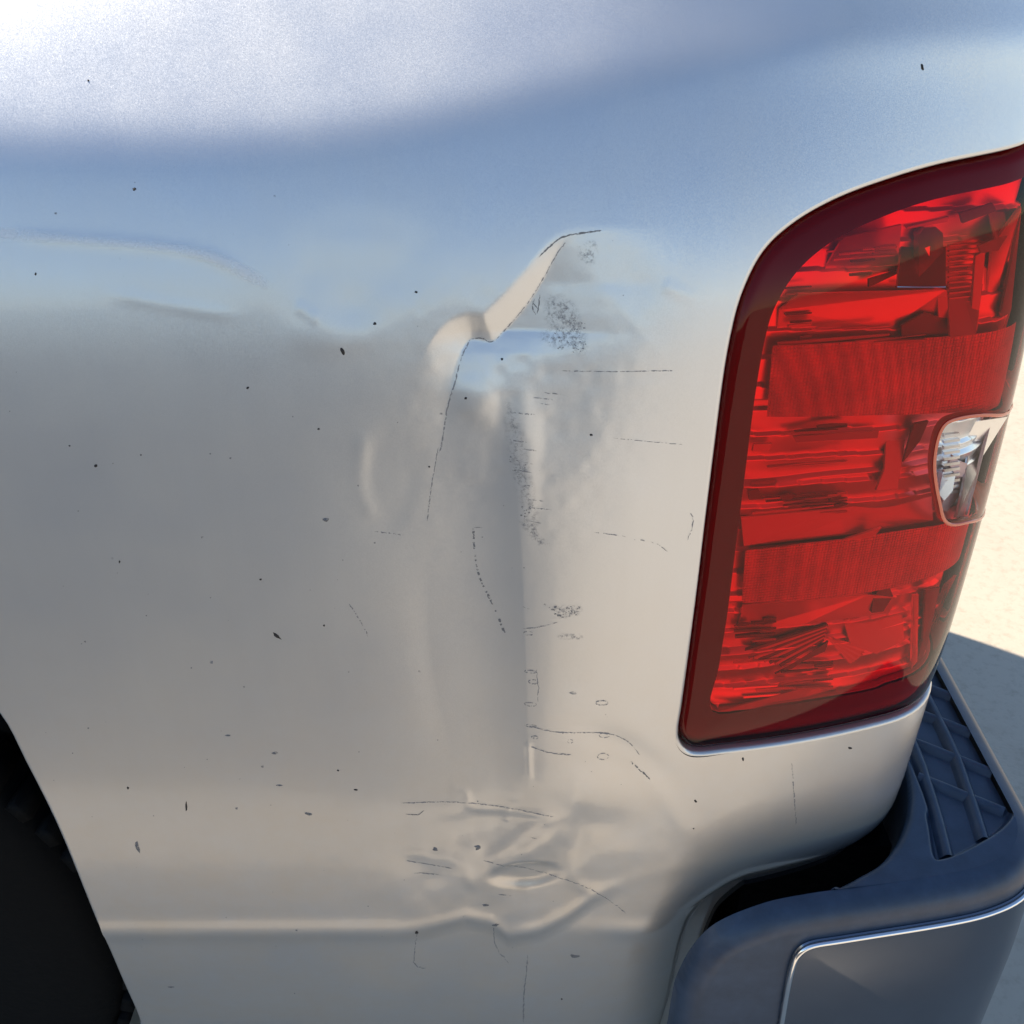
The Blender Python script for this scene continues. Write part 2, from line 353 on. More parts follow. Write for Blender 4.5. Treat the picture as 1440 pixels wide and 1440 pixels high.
def dent(u, v):
    D = np.zeros(u.shape)
    m = (u > -40) & (u < 1040) & (v > 230) & (v < 1480)
    uu, vv = u[m], v[m]; d = np.zeros(uu.shape)
    # long vertical kink with the pushed-in flute on its left
    t = crease_u(vv) - uu; A = .0056 * sm(500, 780, vv) * (1 - .85 * sm(980, 1180, vv))
    tt = np.clip(t, 0, None) / 92.0
    d += A * np.where(t > 0, tt * np.exp(1 - tt), 0)
    # right flank swells slightly
    tr = np.clip(-t, 0, None) / 90
    d -= .0020 * sm(520, 700, vv) * (1 - sm(1050, 1250, vv)) * tr * np.exp(1 - tr) * (t < 0)
    # curved edge of the flute
    dd, _, _, at, sd = dist_poly(uu, vv, ARC, False); sg_ = dd * sd * -1
    am = np.sin(np.clip(at, 0.02, .98) * math.pi)
    d += .0004 * am * np.where(sg_ > 0, np.exp(-dd / 40), np.exp(-(dd / 26) ** 2)) * (dd < 150)
    # torn fold at the top
    dd, _, _, at, sd = dist_poly(uu, vv, FOLD, False); low = inside(uu, vv, np.vstack([FOLD, [(600, 900), (1500, 900), (1500, 200), (848, 200)]]))
    amp = np.interp(vv, [322, 345, 400, 470, 500, 550, 620, 745], [0, .0011, .0048, .0072, .0042, .0015, .0005, 0])
    w1 = np.interp(vv, [322, 400, 480, 600, 745], [15, 34, 46, 70, 50]); w2 = np.interp(vv, [322, 400, 480, 745], [60, 100, 95, 60])
    # taper beyond both ends
    rampin = np.clip(1 - dd / w1, 0, 1)
    d += amp * np.where(~low, np.where(vv < 470, rampin ** 1.15, rampin ** (1.15 + .9 * sm(470, 540, vv))), np.exp(-(dd / w2) ** 1.4))
    ridges = [([(640, 1112), (655, 1120), (665, 1138), (720, 1142), (785, 1147)], .0007, 7), ([(790, 1147), (745, 1165), (700, 1200), (680, 1212)], .0009, 9),
              ([(716, 1136), (711, 1160)], .0005, 5), ([(800, 1046), (860, 1056), (905, 1085), (955, 1150), (985, 1205)], .0007, 15), ([(0, 330), (120, 338), (230, 348), (300, 362), (372, 400)], .0005, 9),
              ([(150, 412), (240, 430), (340, 445)], .0003, 9), ([(415, 428), (450, 452)], .0004, 8), ([(930, 400), (985, 422)], .0006, 9), ([(512, 600), (508, 690), (530, 742)], .0004, 12),
              ([(812, 1090), (800, 1180), (812, 1240), (850, 1265)], .0005, 9), ([(560, 1200), (640, 1212), (660, 1240), (672, 1262)], .0006, 9), ([(742, 1040), (744, 1100)], .0006, 5)]
    for pl, h, wd in ridges:
        q_, _, _, at_, _ = dist_poly(uu, vv, smooth_poly(pl, False, 4), False)
        d -= h * np.exp(-(q_ / wd) ** 2) * np.clip(np.sin(np.clip(at_, .03, .97) * math.pi) * 2, 0, 1)
    # facets inside the fold
    d -= .0022 * blob(uu, vv, 668, 560, 30, 38, 2.5, -25)
    d += .0009 * blob(uu, vv, 790, 560, 60, 70, 2.4, 15)
    d += .0006 * blob(uu, vv, 800, 640, 55, 60, 2.0)
    d -= .0012 * blob(uu, vv, 735, 660, 22, 90, 2.5)
    # round shallow bruise up left, ripple below it
    d += (.0009 + .0012 * _vn(uu, vv, 55, 9)) * blob(uu, vv, 500, 380, 100, 82, 5.0, -18)
    d -= .0009 * blob(uu, vv, 470, 470, 60, 30, 2.5)
    d += .0005 * blob(uu, vv, 545, 680, 42, 75, 5.0, 8)
    # crumpled lower area
    d += .0024 * blob(uu, vv, 738, 1230, 46, 16, 6.0, -4) * (1 + .5 * sm(1215, 1250, vv))
    d -= .0016 * blob(uu, vv, 740, 1195, 60, 16, 2.0, -24)
    d += .0020 * blob(uu, vv, 690, 1160, 60, 26, 2.5, -14)
    d += .0016 * blob(uu, vv, 800, 1190, 24, 45, 3.0, 28)
    d -= .0015 * blob(uu, vv, 820, 1110, 80, 30, 2.5, 15)
    d += .0022 * blob(uu, vv, 880, 1060, 60, 26, 2.5, 30)
    d += .0014 * blob(uu, vv, 600, 1190, 60, 34, 2.5, 0)
    d += .0018 * blob(uu, vv, 690, 1350, 60, 40, 2.5, 10)
    loc = blob(uu, vv, 720, 1230, 170, 120, 2.5)
    d += loc * (.0022 * _vn(uu, vv, 46, 3) + .0007 * _vn(uu, vv, 19, 4))
    loc2 = blob(uu, vv, 740, 560, 190, 200, 2.5)
    d += loc2 * (.0007 * _vn(uu, vv, 60, 5) + .0003 * _vn(uu, vv, 16, 6))
    D[m] = d * (1 - sm(975, 1036, uu)) * (1 - sm(880, 1010, uu) * (1 - sm(1000, 1080, vv)))
    # character line near the bottom, shoved upwards by the blow
    vc = np.interp(u, [-300, 480, 560, 610, 655, 690, 715, 760, 800, 835, 880, 960, 1100], [1320, 1318, 1316, 1307, 1296, 1304, 1322, 1312, 1292, 1266, 1246, 1225, 1220])
    vc0 = np.interp(u, [-300, 480, 1100], [1320, 1318, 1316])
    wr = sm(540, 620, u) * (1 - .9 * sm(770, 900, u))
    dv = v - vc
    D += .0015 * sm(-8, 16, dv) * np.exp(-np.clip(dv - 16, 0, None) / 30) * wr - .0014 * np.exp(-((dv + 7) / 10) ** 2) * wr
    D -= .0024 * np.exp(-((v - vc0 + 9) / 13) ** 2) * (1 - wr) * (1 - sm(900, 960, u))
    return D

# ---------------------------------------------------------------- outlines on the body
lamp_px = [(949, 1026), (955, 985), (974, 840), (990, 705), (1010, 545), (1026, 455), (1044, 398), (1070, 350), (1108, 313), (1160, 281), (1225, 254), (1320, 225), (1436, 199)]
LP = BODY.px(lamp_px)
zt = LP[-1, 1]; st = LP[-1, 0]
bl = BODY.px([(951, 1046), (963, 1060), (984, 1064), (1030, 1059)])
zb = float(bl[-1, 1])
LAMP = [tuple(p) for p in LP] + [(st + .05, zt + .010), (st + .12, zt + .016), (.53, zt + .018), (.545, zt), (.545, zb + .03), (.535, zb + .002)]
LAMP += [(s, zb + .001 * 0) for s in (.48, .42, .36, .31, .26)] + [tuple(p) for p in bl[::-1]]
LAMP = smooth_poly(LAMP, True, 6)
print('lamp z', zb, zt, st)
ARCH = smooth_poly([(-1.32, .1), (-1.32, .5), (-1.30, .75), (-1.22, .9), (-1.08, .975), (-.84, .99), (-.60, .975), (-.47, .905), (-.412, .81), (-.394, .69), (-.386, .52), (-.379, .38), (-.372, .1)], False, 8)
_ap = BODY.px([(200, 1436), (176, 1380), (150, 1320), (112, 1228), (80, 1152), (40, 1072), (2, 1002)])
print('arch', _ap)
ARCH = ARCH[ARCH[:, 0] < _ap[-1, 0] - .012]
ARCH = smooth_poly(np.vstack([ARCH[::4], _ap[::-1], [(_ap[0, 0] + (_ap[0, 0] - _ap[1, 0]) * 2, _ap[0, 1] - .07), (-.36, .12)]]), False, 4)
ARCHC = np.vstack([ARCH, [(ARCH[-1, 0], 0), (-1.32, 0)]])
_st = BODY.px([(884, 1436), (893, 1370), (908, 1320), (930, 1285), (962, 1250), (1002, 1220), (1052, 1198), (1110, 1184), (1175, 1166), (1235, 1136)])
print('step', _st)
STEP = smooth_poly([(_st[0, 0], .05), (_st[0, 0], _st[0, 1] - .04)] + [tuple(p) for p in _st] + [(_st[-1, 0] + .06, _st[-1, 1] + .002), (.75, _st[-1, 1] + .003)], False, 6)
_t = np.gradient(STEP, axis=0); _t /= np.hypot(*_t.T)[:, None]; _n = np.stack([_t[:, 1], -_t[:, 0]], 1)
CUT = STEP + _n * np.interp(STEP[:, 1], [.54, .62], [.080, .088])[:, None]
CUTC = np.vstack([CUT, [(CUT[-1, 0], 0), (CUT[0, 0], 0)]])
def panel_d(s, z):
    u, v = project(BODY.P(s, z)); vis = s < .36
    D = np.where(vis, dent(np.where(vis, u, -999), v), 0)
    near = (z < .76) & (s > .04); q = np.full(s.shape, -1.0)
    dd, _, _, _, sd = dist_poly(s[near], z[near], STEP, False); q[near] = -dd * sd
    r0 = .012; x = np.clip((q + r0) / np.interp(z, [.54, .62], [.070, .090]), 0, .985)
    return D + np.interp(z, [.54, .62], [.030, .011]) * (1 - np.sqrt(1 - x * x)) / (1 - math.sqrt(1 - .985 ** 2))
def axis(knots):
    o = [knots[0][0]]
    for (a, st_), (b, _) in zip(knots[:-1], knots[1:]):
        n = max(1, int(round((b - a) / st_))); o += list(a + (b - a) * np.arange(1, n + 1) / n)
    return np.array(o)
sg = axis([(-2.1, .05), (-.5, .004), (-.14, .0012), (.17, .0022), (.58, 0)])
zg = axis([(.20, .004), (.42, .0014), (.70, .0012), (1.13, .0025), (1.36, .004), (1.42, 0)])
panel = param_patch('bedside_panel', BODY, sg, zg, None, [LAMP, ARCHC, CUTC], panel_d, M['paint'])
adopt(panel); panel['label'] = 'dented and scratched silver side panel'
asg = area_sign(LAMP)
adopt(rim('lamp_opening_edge', BODY, LAMP, M['paint'], .0035, .010, 0, True, None, asg * -1), panel)
adopt(rim('wheel_arch_edge', BODY, ARCH, M['paint'], .003, .014, 0, False, None, 1, hem=.012), panel)
# flange at the bumper cut-out, coloured black for the shade in the gap
c = CUT; V = np.stack([BODY.P(c[:, 0], c[:, 1], d) for d in (.025, .07, .10)], 1)
adopt(mesh_np('shaded_flange', V.reshape(-1, 3), grid_faces(len(c), 3), M['rubber']), panel)

def on_panel(u, v, out_=.0002):
    u = np.asarray(u, float); v = np.asarray(v, float); s, z = BODY.inv(u, v)
    return BODY.P(s, z, dent(u, v) - out_)

# ---------------------------------------------------------------- tail light
def dl(poly):
    def f(s, z):
        d, _, _, _, _ = dist_poly(s, z, poly)
        r = .009; q = np.clip(r - d, 0, r); return .0035 - .0045 * (1 - np.exp(-d / .03)) + (r - np.sqrt(np.maximum(r * r - q * q, 0)))
    return f
def inset(poly, e):
    c = np.asarray(poly); t = np.roll(c, -1, 0) - np.roll(c, 1, 0); t /= np.hypot(*t.T)[:, None] + 1e-12
    n = np.stack([-t[:, 1], t[:, 0]], 1) * area_sign(c); return c + n * e
LENS = inset(LAMP, .0012 + .0018)
LD = dl(LENS)
rev_px = [(1313, 660), (1316, 625), (1325, 600), (1342, 589), (1380, 583), (1438, 570)]
rv = BODY.px(rev_px); rb = BODY.px([(1320, 705), (1331, 735), (1362, 733), (1394, 726)])
REV = [tuple(p) for p in rv] + [(.545 - .03, rv[-1, 1] + .004), (.545 - .03, rb[-1, 1] - .002), (.44, rb[-1, 1])] + [tuple(p) for p in rb[::-1]]
REV = smooth_poly(REV, True, 5)
sg2 = np.arange(LENS[:, 0].min() - .002, LENS[:, 0].max() + .002, .0018); zg2 = np.arange(LENS[:, 1].min() - .002, LENS[:, 1].max() + .002, .0022)
# housing: the dark bucket behind everything
WIN_px = [(1003, 1003), (1012, 940), (1024, 865), (1036, 770), (1050, 660), (1063, 560), (1077, 480), (1092, 432), (1122, 384), (1168, 344), (1230, 312), (1320, 281), (1436, 254)]
wl = BODY.px(WIN_px, .006); wb = BODY.px([(1080, 996), (1160, 985), (1230, 972)], .006)
zwb = float(wb[0, 1]); zwt = float(wl[-1, 1])
WIN = [tuple(p) for p in wl] + [(.46, zwt + .012), (.515, zwt + .012), (.528, zwt - .01), (.528, zwb + .02), (.515, zwb)] + [(s, zwb) for s in (.44, .38, .33)] + [tuple(p) for p in wb[::-1]]
WIN = smooth_poly(WIN, True, 5)
OUTB = inset(LENS, .002)
housing = param_patch('tail_light', BODY, sg2, zg2, OUTB, [], lambda s, z: .055 + 0 * s, M['lampdark']); adopt(housing)
housing['label'] = 'red tail light with clear reversing window'
def lp(o): return adopt(o, housing)
lp(rim('housing_wall', BODY, OUTB, M['lampdark'], .0005, .05, .008, True, None, area_sign(OUTB)))
lp(param_patch('bezel', BODY, sg2, zg2, OUTB, [WIN], lambda s, z: .0075 + LD(s, z) * .9, M['bezel']))
lp(rim('bezel_wall', BODY, WIN, M['bezel_red'], .001, .012, .010, True, None, -area_sign(WIN)))
lens = lp(param_patch('outer_lens', BODY, sg2, zg2, LENS, [REV], LD, M['lens'])); lens['label'] = 'glossy red outer lens'
rl = lp(param_patch('reversing_window', BODY, np.arange(.2, .56, .002), np.arange(.7, 1.2, .002), REV, [], lambda s, z: LD(s, z), M['clear'])); rl['label'] = 'clear window of the reversing light'
V = []
c = REV
for q, dd in ((-.0014, -.0004), (0, -.0012), (.0014, -.0004), (.0014, .006), (-.0014, .006)):
    t = np.roll(c, -1, 0) - np.roll(c, 1, 0); t /= np.hypot(*t.T)[:, None]; n = np.stack([t[:, 1], -t[:, 0]], 1)
    p = c + n * q; V.append(BODY.P(p[:, 0], p[:, 1], LD(c[:, 0], c[:, 1]) + dd))
M['orange'] = simple('lens_weld_orange', (.75, .16, .08), .25, 0, .6)
lp(mesh_np('window_seam', np.stack(V, 1).reshape(-1, 3), grid_faces(len(c), 5, True), M['orange']))
# reflector bowl with stepped flutes
def bowl(s, z):
    d = .018 + .0 * s
    for z0, z1, k in ((zwb, .855, 0), (.905, 1.01, 1), (1.075, 1.30, 2)):
        inn = (z > z0) & (z < z1); f = (z - z0) / (z1 - z0)
        d = d - np.where(inn, .005 * (1 - np.sin(np.clip(f, 0, 1) * math.pi)), 0)
    st_ = (z * 52 + s * 3) % 1.0
    return d + .0038 * (1 - st_) + .0012 * np.sin(s * 60)
lp(param_patch('reflector_bowl', BODY, sg2, np.arange(.70, 1.32, .0011), inset(WIN, .002), [], bowl, M['reflector']))
def plate(name, pts, d, mat, tilt=0.0, th=.002, yaw=0.0):
    """a small moulded piece inside the lamp: outline in the photograph, d metres behind the skin"""
    p = np.array(pts, float); vc = p[:, 1].mean(); uc = p[:, 0].mean()
    dd = d + tilt * (p[:, 1] - vc) / 1800 + yaw * (p[:, 0] - uc) / 1800
    s, z = BODY.inv(p[:, 0], p[:, 1], dd)
    A = BODY.P(s, z, dd); B = BODY.P(s, z, dd + th); n = len(p)
    V = np.vstack([A, B]); F = [tuple(range(n)), tuple(range(2 * n - 1, n - 1, -1))] + [(i, i + n, (i + 1) % n + n, (i + 1) % n) for i in range(n)]
    return lp(mesh_np(name, V, F, mat, smooth=False))
def curved_plate(name, outline, d, mat, th=0.0):
    poly = np.stack(BODY.inv(*np.array(outline, float).T, d), 1)
    o = param_patch(name, BODY, np.arange(poly[:, 0].min() - .003, poly[:, 0].max() + .003, .002), np.arange(poly[:, 1].min() - .003, poly[:, 1].max() + .003, .002), poly, [], lambda s, z: d + 0 * s, mat)
    return lp(o)
curved_plate('side_reflector', [(1086, 486), (1200, 480), (1345, 472), (1436, 466), (1436, 566), (1345, 580), (1220, 584), (1078, 586)], .0075, M['retro'])
curved_plate('side_reflector', [(1048, 774), (1130, 764), (1250, 748), (1330, 736), (1384, 728), (1374, 782), (1320, 806), (1250, 828), (1150, 842), (1043, 848)], .0075, M['retro'])
m_b, m_d, m_k, m_r = M['reflector'], M['reflector_dull'], M['lampdark'], M['bezel_red']
# upper chamber
plate('reflector_shelf', [(1124, 413), (1330, 408), (1333, 446), (1250, 462), (1092, 468), (1096, 436)], .014, m_b, .25)
plate('lamp_bracket', [(1318, 410), (1332, 408), (1334, 448), (1320, 446)], .011, m_r, 0)
plate('lamp_shade', [(1268, 458), (1300, 440), (1330, 447), (1372, 440), (1372, 466), (1268, 476)], .011, m_k, 0)
plate('reflector_facet', [(1186, 334), (1268, 316), (1262, 372), (1160, 378)], .013, m_b, .5)
plate('reflector_facet', [(1275, 320), (1335, 305), (1332, 312), (1276, 322)], .016, m_r, 0)
plate('lamp_shade', [(1270, 322), (1330, 318), (1330, 404), (1262, 404)], .013, m_d, -.6)
plate('bulb_holder', [(1292, 330), (1300, 320), (1316, 319), (1326, 328), (1327, 402), (1292, 402)], .012, m_d, -.2, .006, .4)
plate('reflector_facet', [(1297, 350), (1308, 346), (1304, 404), (1295, 404)], .0105, m_b, .0)
plate('lamp_shade', [(1222, 393), (1258, 382), (1264, 384), (1222, 404)], .012, m_k)
plate('lamp_shade', [(1350, 300), (1396, 286), (1402, 296), (1354, 314)], .010, m_k)
plate('lamp_shade', [(1392, 300), (1412, 296), (1418, 330), (1404, 352), (1380, 356), (1376, 346), (1400, 336)], .010, m_r, -.5)
plate('reflector_facet', [(1395, 345), (1436, 290), (1436, 300), (1400, 470), (1384, 470)], .014, m_b, .2)
plate('lamp_shade', [(1436, 300), (1436, 440), (1412, 470), (1408, 440), (1424, 360)], .013, m_k)
# middle chamber
plate('lamp_shade', [(1248, 590), (1276, 588), (1270, 640), (1262, 688), (1232, 690), (1244, 660)], .015, M['bezel_red'], -.3)
plate('lamp_shade', [(1286, 596), (1306, 592), (1294, 620), (1270, 650)], .013, m_k)
plate('lamp_shade', [(1116, 614), (1236, 606), (1234, 616), (1120, 622)], .014, m_r, -.4)
plate('lamp_bracket', [(1060, 625), (1086, 624), (1082, 634), (1058, 635)], .012, m_r)
plate('lamp_bracket', [(1052, 690), (1066, 688), (1074, 702), (1054, 703)], .012, m_k)
plate('lamp_bracket', [(1096, 698), (1108, 695), (1122, 697), (1112, 702), (1100, 703)], .012, m_k)
plate('lamp_shade', [(1042, 728), (1180, 716), (1310, 690), (1312, 732), (1190, 752), (1046, 768)], .014, m_r, -.3)
plate('reflector_facet', [(1190, 758), (1240, 742), (1230, 754), (1206, 760)], .006, m_b, .2)
# bottom chamber
plate('lamp_shade', [(1186, 872), (1268, 858), (1272, 900), (1232, 920), (1196, 906)], .014, m_r, -.4)
plate('reflector_facet', [(1045, 852), (1222, 836), (1262, 840), (1250, 862), (1130, 878), (1036, 890)], .013, m_b, .3)
plate('bulb_holder', [(1228, 842), (1238, 826), (1250, 824), (1256, 838), (1242, 860), (1226, 862)], .010, m_k, 0, .004)
for k in range(9):                                        # fanned flutes
    f = k / 8; x0, y0 = 1078 + 20 * f, 948 - 6 * f; x1, y1 = 1164 - 6 * f, 878 + 20 * f
    plate('reflector_flute', [(x0 - 40 * (1 - f), y0 - 30 + 22 * f), (x1, y1), (x1 + 1, y1 + 3.0), (x0 - 40 * (1 - f), y0 - 26 + 22 * f)], .015, m_r if k % 2 else m_k, 0, .003)
for k in range(9):
    f = k / 8; a = R(12 + 42 * f)
    plate('reflector_flute', [(1164, 898), (1167, 898), (1167 + 52 * math.cos(a) + 3, 899 + 40 * math.sin(a)), (1164 + 52 * math.cos(a), 901 + 40 * math.sin(a))], .014, m_r if k % 2 else m_d, 0, .003)
plate('lamp_shade', [(1115, 940), (1165, 902), (1160, 916), (1090, 948)], .013, m_k)
plate('lamp_shade', [(1010, 1001), (1150, 962), (1250, 940), (1256, 972), (1120, 992)], .014, m_r, -.5)
# right-hand uprights round the corner
plate('lamp_upright', [(1284, 838), (1292, 836), (1290, 930), (1282, 940)], .012, m_b, 0)
plate('lamp_upright', [(1302, 830), (1322, 826), (1312, 930), (1290, 960), (1286, 940), (1298, 900)], .013, m_k, 0)
plate('lamp_upright', [(1330, 822), (1366, 812), (1352, 880), (1336, 912), (1322, 900)], .012, m_b, .2)
plate('lamp_upright', [(1346, 826), (1358, 822), (1352, 870), (1343, 880)], .010, m_d, 0)
plate('lamp_upright', [(1372, 360), (1386, 352), (1374, 466), (1364, 470)], .011, m_r, 0)
# inside the clear window
plate('reversing_reflector', [(1322, 600), (1424, 583), (1420, 724), (1330, 730)], .022, m_b, .30, .002, -.36)
for k in range(11):
    plate('reflector_flute', [(1328, 612 + k * 8), (1350, 609 + k * 8), (1350, 612.5 + k * 8), (1328, 616 + k * 8)], .010, m_d, 0, .003)
M['blueplast'] = simple('frosted_bulb_glass', (.75, .8, .9), .15, .3)
plate('bulb', [(1326, 664), (1346, 652), (1340, 690), (1328, 704), (1320, 694)], .009, M['blueplast'], -.3, .005)
plate('lamp_bracket', [(1340, 640), (1358, 656), (1356, 672), (1344, 668), (1334, 652)], .011, m_r, 0)
plate('lamp_bracket', [(1338, 644), (1360, 652), (1354, 690), (1332, 720), (1322, 716), (1340, 672)], .0125, m_r, 0)
plate('lamp_upright', [(1378, 590), (1398, 586), (1376, 660), (1362, 726), (1346, 727), (1358, 668)], .011, m_d, -.3)
plate('lamp_upright', [(1399, 588), (1404, 586), (1384, 650), (1392, 692), (1372, 726), (1366, 726), (1386, 690), (1379, 650)], .010, m_r, 0)
# small slivers: mould steps and internal edges
slv = []
def sliver(box_, n, dmin, dmax, wmin, wmax, mats):
    for _ in range(n):
        u0 = random.uniform(box_[0], box_[1]); v0 = random.uniform(box_[2], box_[3]); L = random.uniform(wmin, wmax); h = random.uniform(1.3, 3.6)
        L = min(L, box_[1] + 12 - u0)
        if L < 8: continue
        sl_ = -.075 * L * random.uniform(.6, 1.5)
        plate('mould_line', [(u0, v0), (u0 + L * .5, v0 + sl_ * .4 - h * .3), (u0 + L, v0 + sl_), (u0 + L * .98, v0 + sl_ + h * .7), (u0 + L * .5, v0 + sl_ * .5 + h), (u0, v0 + h)],
              random.uniform(dmin, dmax), random.choice(mats), random.uniform(-.6, .6), .0015)
sliver((1150, 1250, 330, 385), 10, .011, .016, 30, 90, [m_r, m_k, m_r])
sliver((1100, 1130, 400, 478), 7, .011, .013, 30, 150, [m_k, m_r])
sliver((1180, 1330, 375, 405), 6, .011, .014, 20, 60, [m_b, m_k])
for k in range(16): plate('mould_line', [(1335, 345 + k * 7.4), (1385 - k * 1.2, 341 + k * 7.4), (1385 - k * 1.2, 343 + k * 7.4), (1335, 347.2 + k * 7.4)], .013, m_r, 0, .002)
plate('lamp_shade', [(1330, 340), (1392, 332), (1372, 470), (1336, 474)], .017, m_r, -.4)
sliver((1062, 1180, 592, 668), 6, .012, .016, 40, 190, [m_r, m_k, m_r])
sliver((1050, 1180, 696, 730), 12, .012, .016, 40, 200, [m_r, m_k])
sliver((1032, 1080, 868, 905), 9, .012, .015, 15, 60, [m_r, m_k])
sliver((1026, 1160, 930, 990), 14, .012, .016, 40, 150, [m_r, m_k, m_b])
sliver((1090, 1290, 480, 484), 5, .006, .007, 60, 180, [m_r])

# ---------------------------------------------------------------- bumper
BUMP = Surf([-2, .16, .22, .41, .455, .51, .555, 2], [-1, -1, 3, 12, 24, 60, 90, 90], .26, .26, -.046, lambda s, z: 0 * s)
ZT = .622
bc = smooth_poly([(.153, .15), (.153, .44), (.158, .52), (.180, .578), (.222, .608), (.265, .6185), (.31, .6212), (.36, ZT), (.41, ZT), (.47, ZT), (.56, ZT), (.75, ZT), (1.2, ZT), (2.3, ZT)], False, 8)
BOUT = np.vstack([bc, [(2.3, .15)]])
def bd_(s, z):
    d, _, _, _, _ = dist_poly(s, z, bc, False); r = .022; q = np.clip(r - d, 0, r)
    return r - np.sqrt(np.maximum(r * r - q * q, 0)) + .006 * sm(.10, .0, .60 - z) * 0
bsg = axis([(.151, .0022), (.66, .02), (2.3, 0)]); bzg = axis([(.15, .01), (.40, .002), (.624, 0)])
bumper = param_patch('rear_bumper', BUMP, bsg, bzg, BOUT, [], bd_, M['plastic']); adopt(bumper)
bumper['label'] = 'black plastic and chrome rear bumper with step pad'
ab = lambda o: adopt(o, bumper)
# top sheet with the recessed step
o_ = BUMP.P(np.linspace(.285, 1.0, 62), np.full(62, ZT), .0215)[:, :2]
inner = smooth_poly([(.400, .60), (.400, .20), (.396, .13), (.386, .085), (.366, .045), (.338, .012), (.308, -.007), (.290, -.0165)], False, 6)
o_ = o_[o_[:, 1] < .60]
o_ = o_ + 0
top = np.vstack([o_, [(o_[-1, 0], .60)], inner])
REC = smooth_poly([(.400, .13), (.401, .58), (.490, .58), (.491, .30), (.491, .11), (.485, .074), (.464, .048), (.425, .024), (.392, .010), (.383, .016), (.392, .06)], True, 5)
FL = Surf([-3, 3], [0, 0], 0, 0, 0, lambda s, z: 0 * s)
class Flat:
    def __init__(self, z0): self.z0 = z0
    def P(self, s, z, d=0.0): return np.stack([s, z, self.z0 - d + 0 * s], -1)
xg = np.arange(.255, .52, .0016); yg = axis([(-.05, .0016), (.34, .006), (.605, 0)])
def topd(s, z):
    d, _, _, _, _ = dist_poly(s, z, inner, False); r = .008; q = np.clip(r - d, 0, r); D = r - np.sqrt(np.maximum(r * r - q * q, 0))
    d2, _, _, _, _ = dist_poly(s, z, REC); ins = inside(s, z, REC)
    return D + np.where(ins, .0085 * sm(0, .006, d2), 0)
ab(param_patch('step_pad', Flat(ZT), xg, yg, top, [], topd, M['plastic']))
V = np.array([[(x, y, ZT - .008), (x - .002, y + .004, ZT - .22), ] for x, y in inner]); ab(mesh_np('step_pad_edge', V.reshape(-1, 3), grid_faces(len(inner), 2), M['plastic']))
def rib(pts, w=.0048, h=.0084):
    p = np.array(pts, float); t = np.gradient(p, axis=0); t /= np.hypot(*t.T)[:, None]; n = np.stack([-t[:, 1], t[:, 0]], 1); V = []
    for off, hh in ((-w * 1.6, 0), (-w, .55 * h), (-w * .5, .93 * h), (0, h), (w * .5, .93 * h), (w, .55 * h), (w * 1.6, 0)):
        V.append(np.column_stack([p + n * off, np.full(len(p), ZT - .0090 + hh)]))
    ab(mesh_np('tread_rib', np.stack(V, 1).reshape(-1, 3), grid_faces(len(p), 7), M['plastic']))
rib([(.399, .016), (.406, .06), (.414, .13), (.416, .18), (.416, .578)]); rib([(.440, .036), (.446, .08), (.453, .14), (.454, .18), (.454, .578)])
for k in range(10):
    P0 = np.array([(.397 + (.49 - .397) * f, .122 + k * .056 - .062 * f) for f in np.linspace(0, 1, 12)])
    d_, _, _, _, _ = dist_poly(P0[:, 0], P0[:, 1], REC); P0 = P0[inside(P0[:, 0], P0[:, 1], REC) & (d_ > .005)]
    if len(P0) > 3: rib(P0, .0042, .0078)
# chrome side piece
CH = BUMP.px([(1096, 1438), (1104, 1390), (1112, 1356), (1121, 1339), (1140, 1327), (1180, 1320), (1250, 1309), (1340, 1294)], -.003)
zc = float(CH[-1, 1]); sc0 = float(CH[-1, 0])
slc = (CH[-1, 1] - CH[-2, 1]) / (CH[-1, 0] - CH[-2, 0])
CH2 = np.vstack([smooth_poly(np.vstack([CH, [(sc0 + .04, zc + slc * .032), (sc0 + .08, zc + slc * .05), (sc0 + .14, zc + slc * .058), (sc0 + .24, zc + slc * .058)]]), False, 6), [(2.2, zc + slc * .058), (2.2, .2), (CH[0, 0] - .02, .2), (CH[0, 0] - .008, .38)]])
def chd(s, z):
    d, _, _, _, _ = dist_poly(s, z, CH2); r = .004; q = np.clip(r - d, 0, r); return -.0045 + (r - np.sqrt(np.maximum(r * r - q * q, 0))) - .004 * sm(0, .12, d)
ab(param_patch('chrome_face', BUMP, axis([(.20, .0013), (.62, .02), (2.2, 0)]), axis([(.2, .01), (.42, .0012), (.60, 0)]), CH2, [], chd, M['chrome']))
c = CH2[:-3]; V = []; t = np.gradient(c, axis=0); t /= np.hypot(*t.T)[:, None]; nn = np.stack([t[:, 1], -t[:, 0]], 1)
for a in np.linspace(0, 2 * math.pi, 9): V.append(BUMP.P(c[:, 0] + nn[:, 0] * (.002 + .0026 * math.cos(a)), c[:, 1] + nn[:, 1] * (.002 + .0026 * math.cos(a)), -.0042 - .0026 * math.sin(a)))
ab(mesh_np('edge_highlight', np.stack(V, 1).reshape(-1, 3), grid_faces(len(c), 9), M['brightchrome']))  # tube added to draw the highlight along the chrome's rim
print('chrome', zc, sc0, CH)

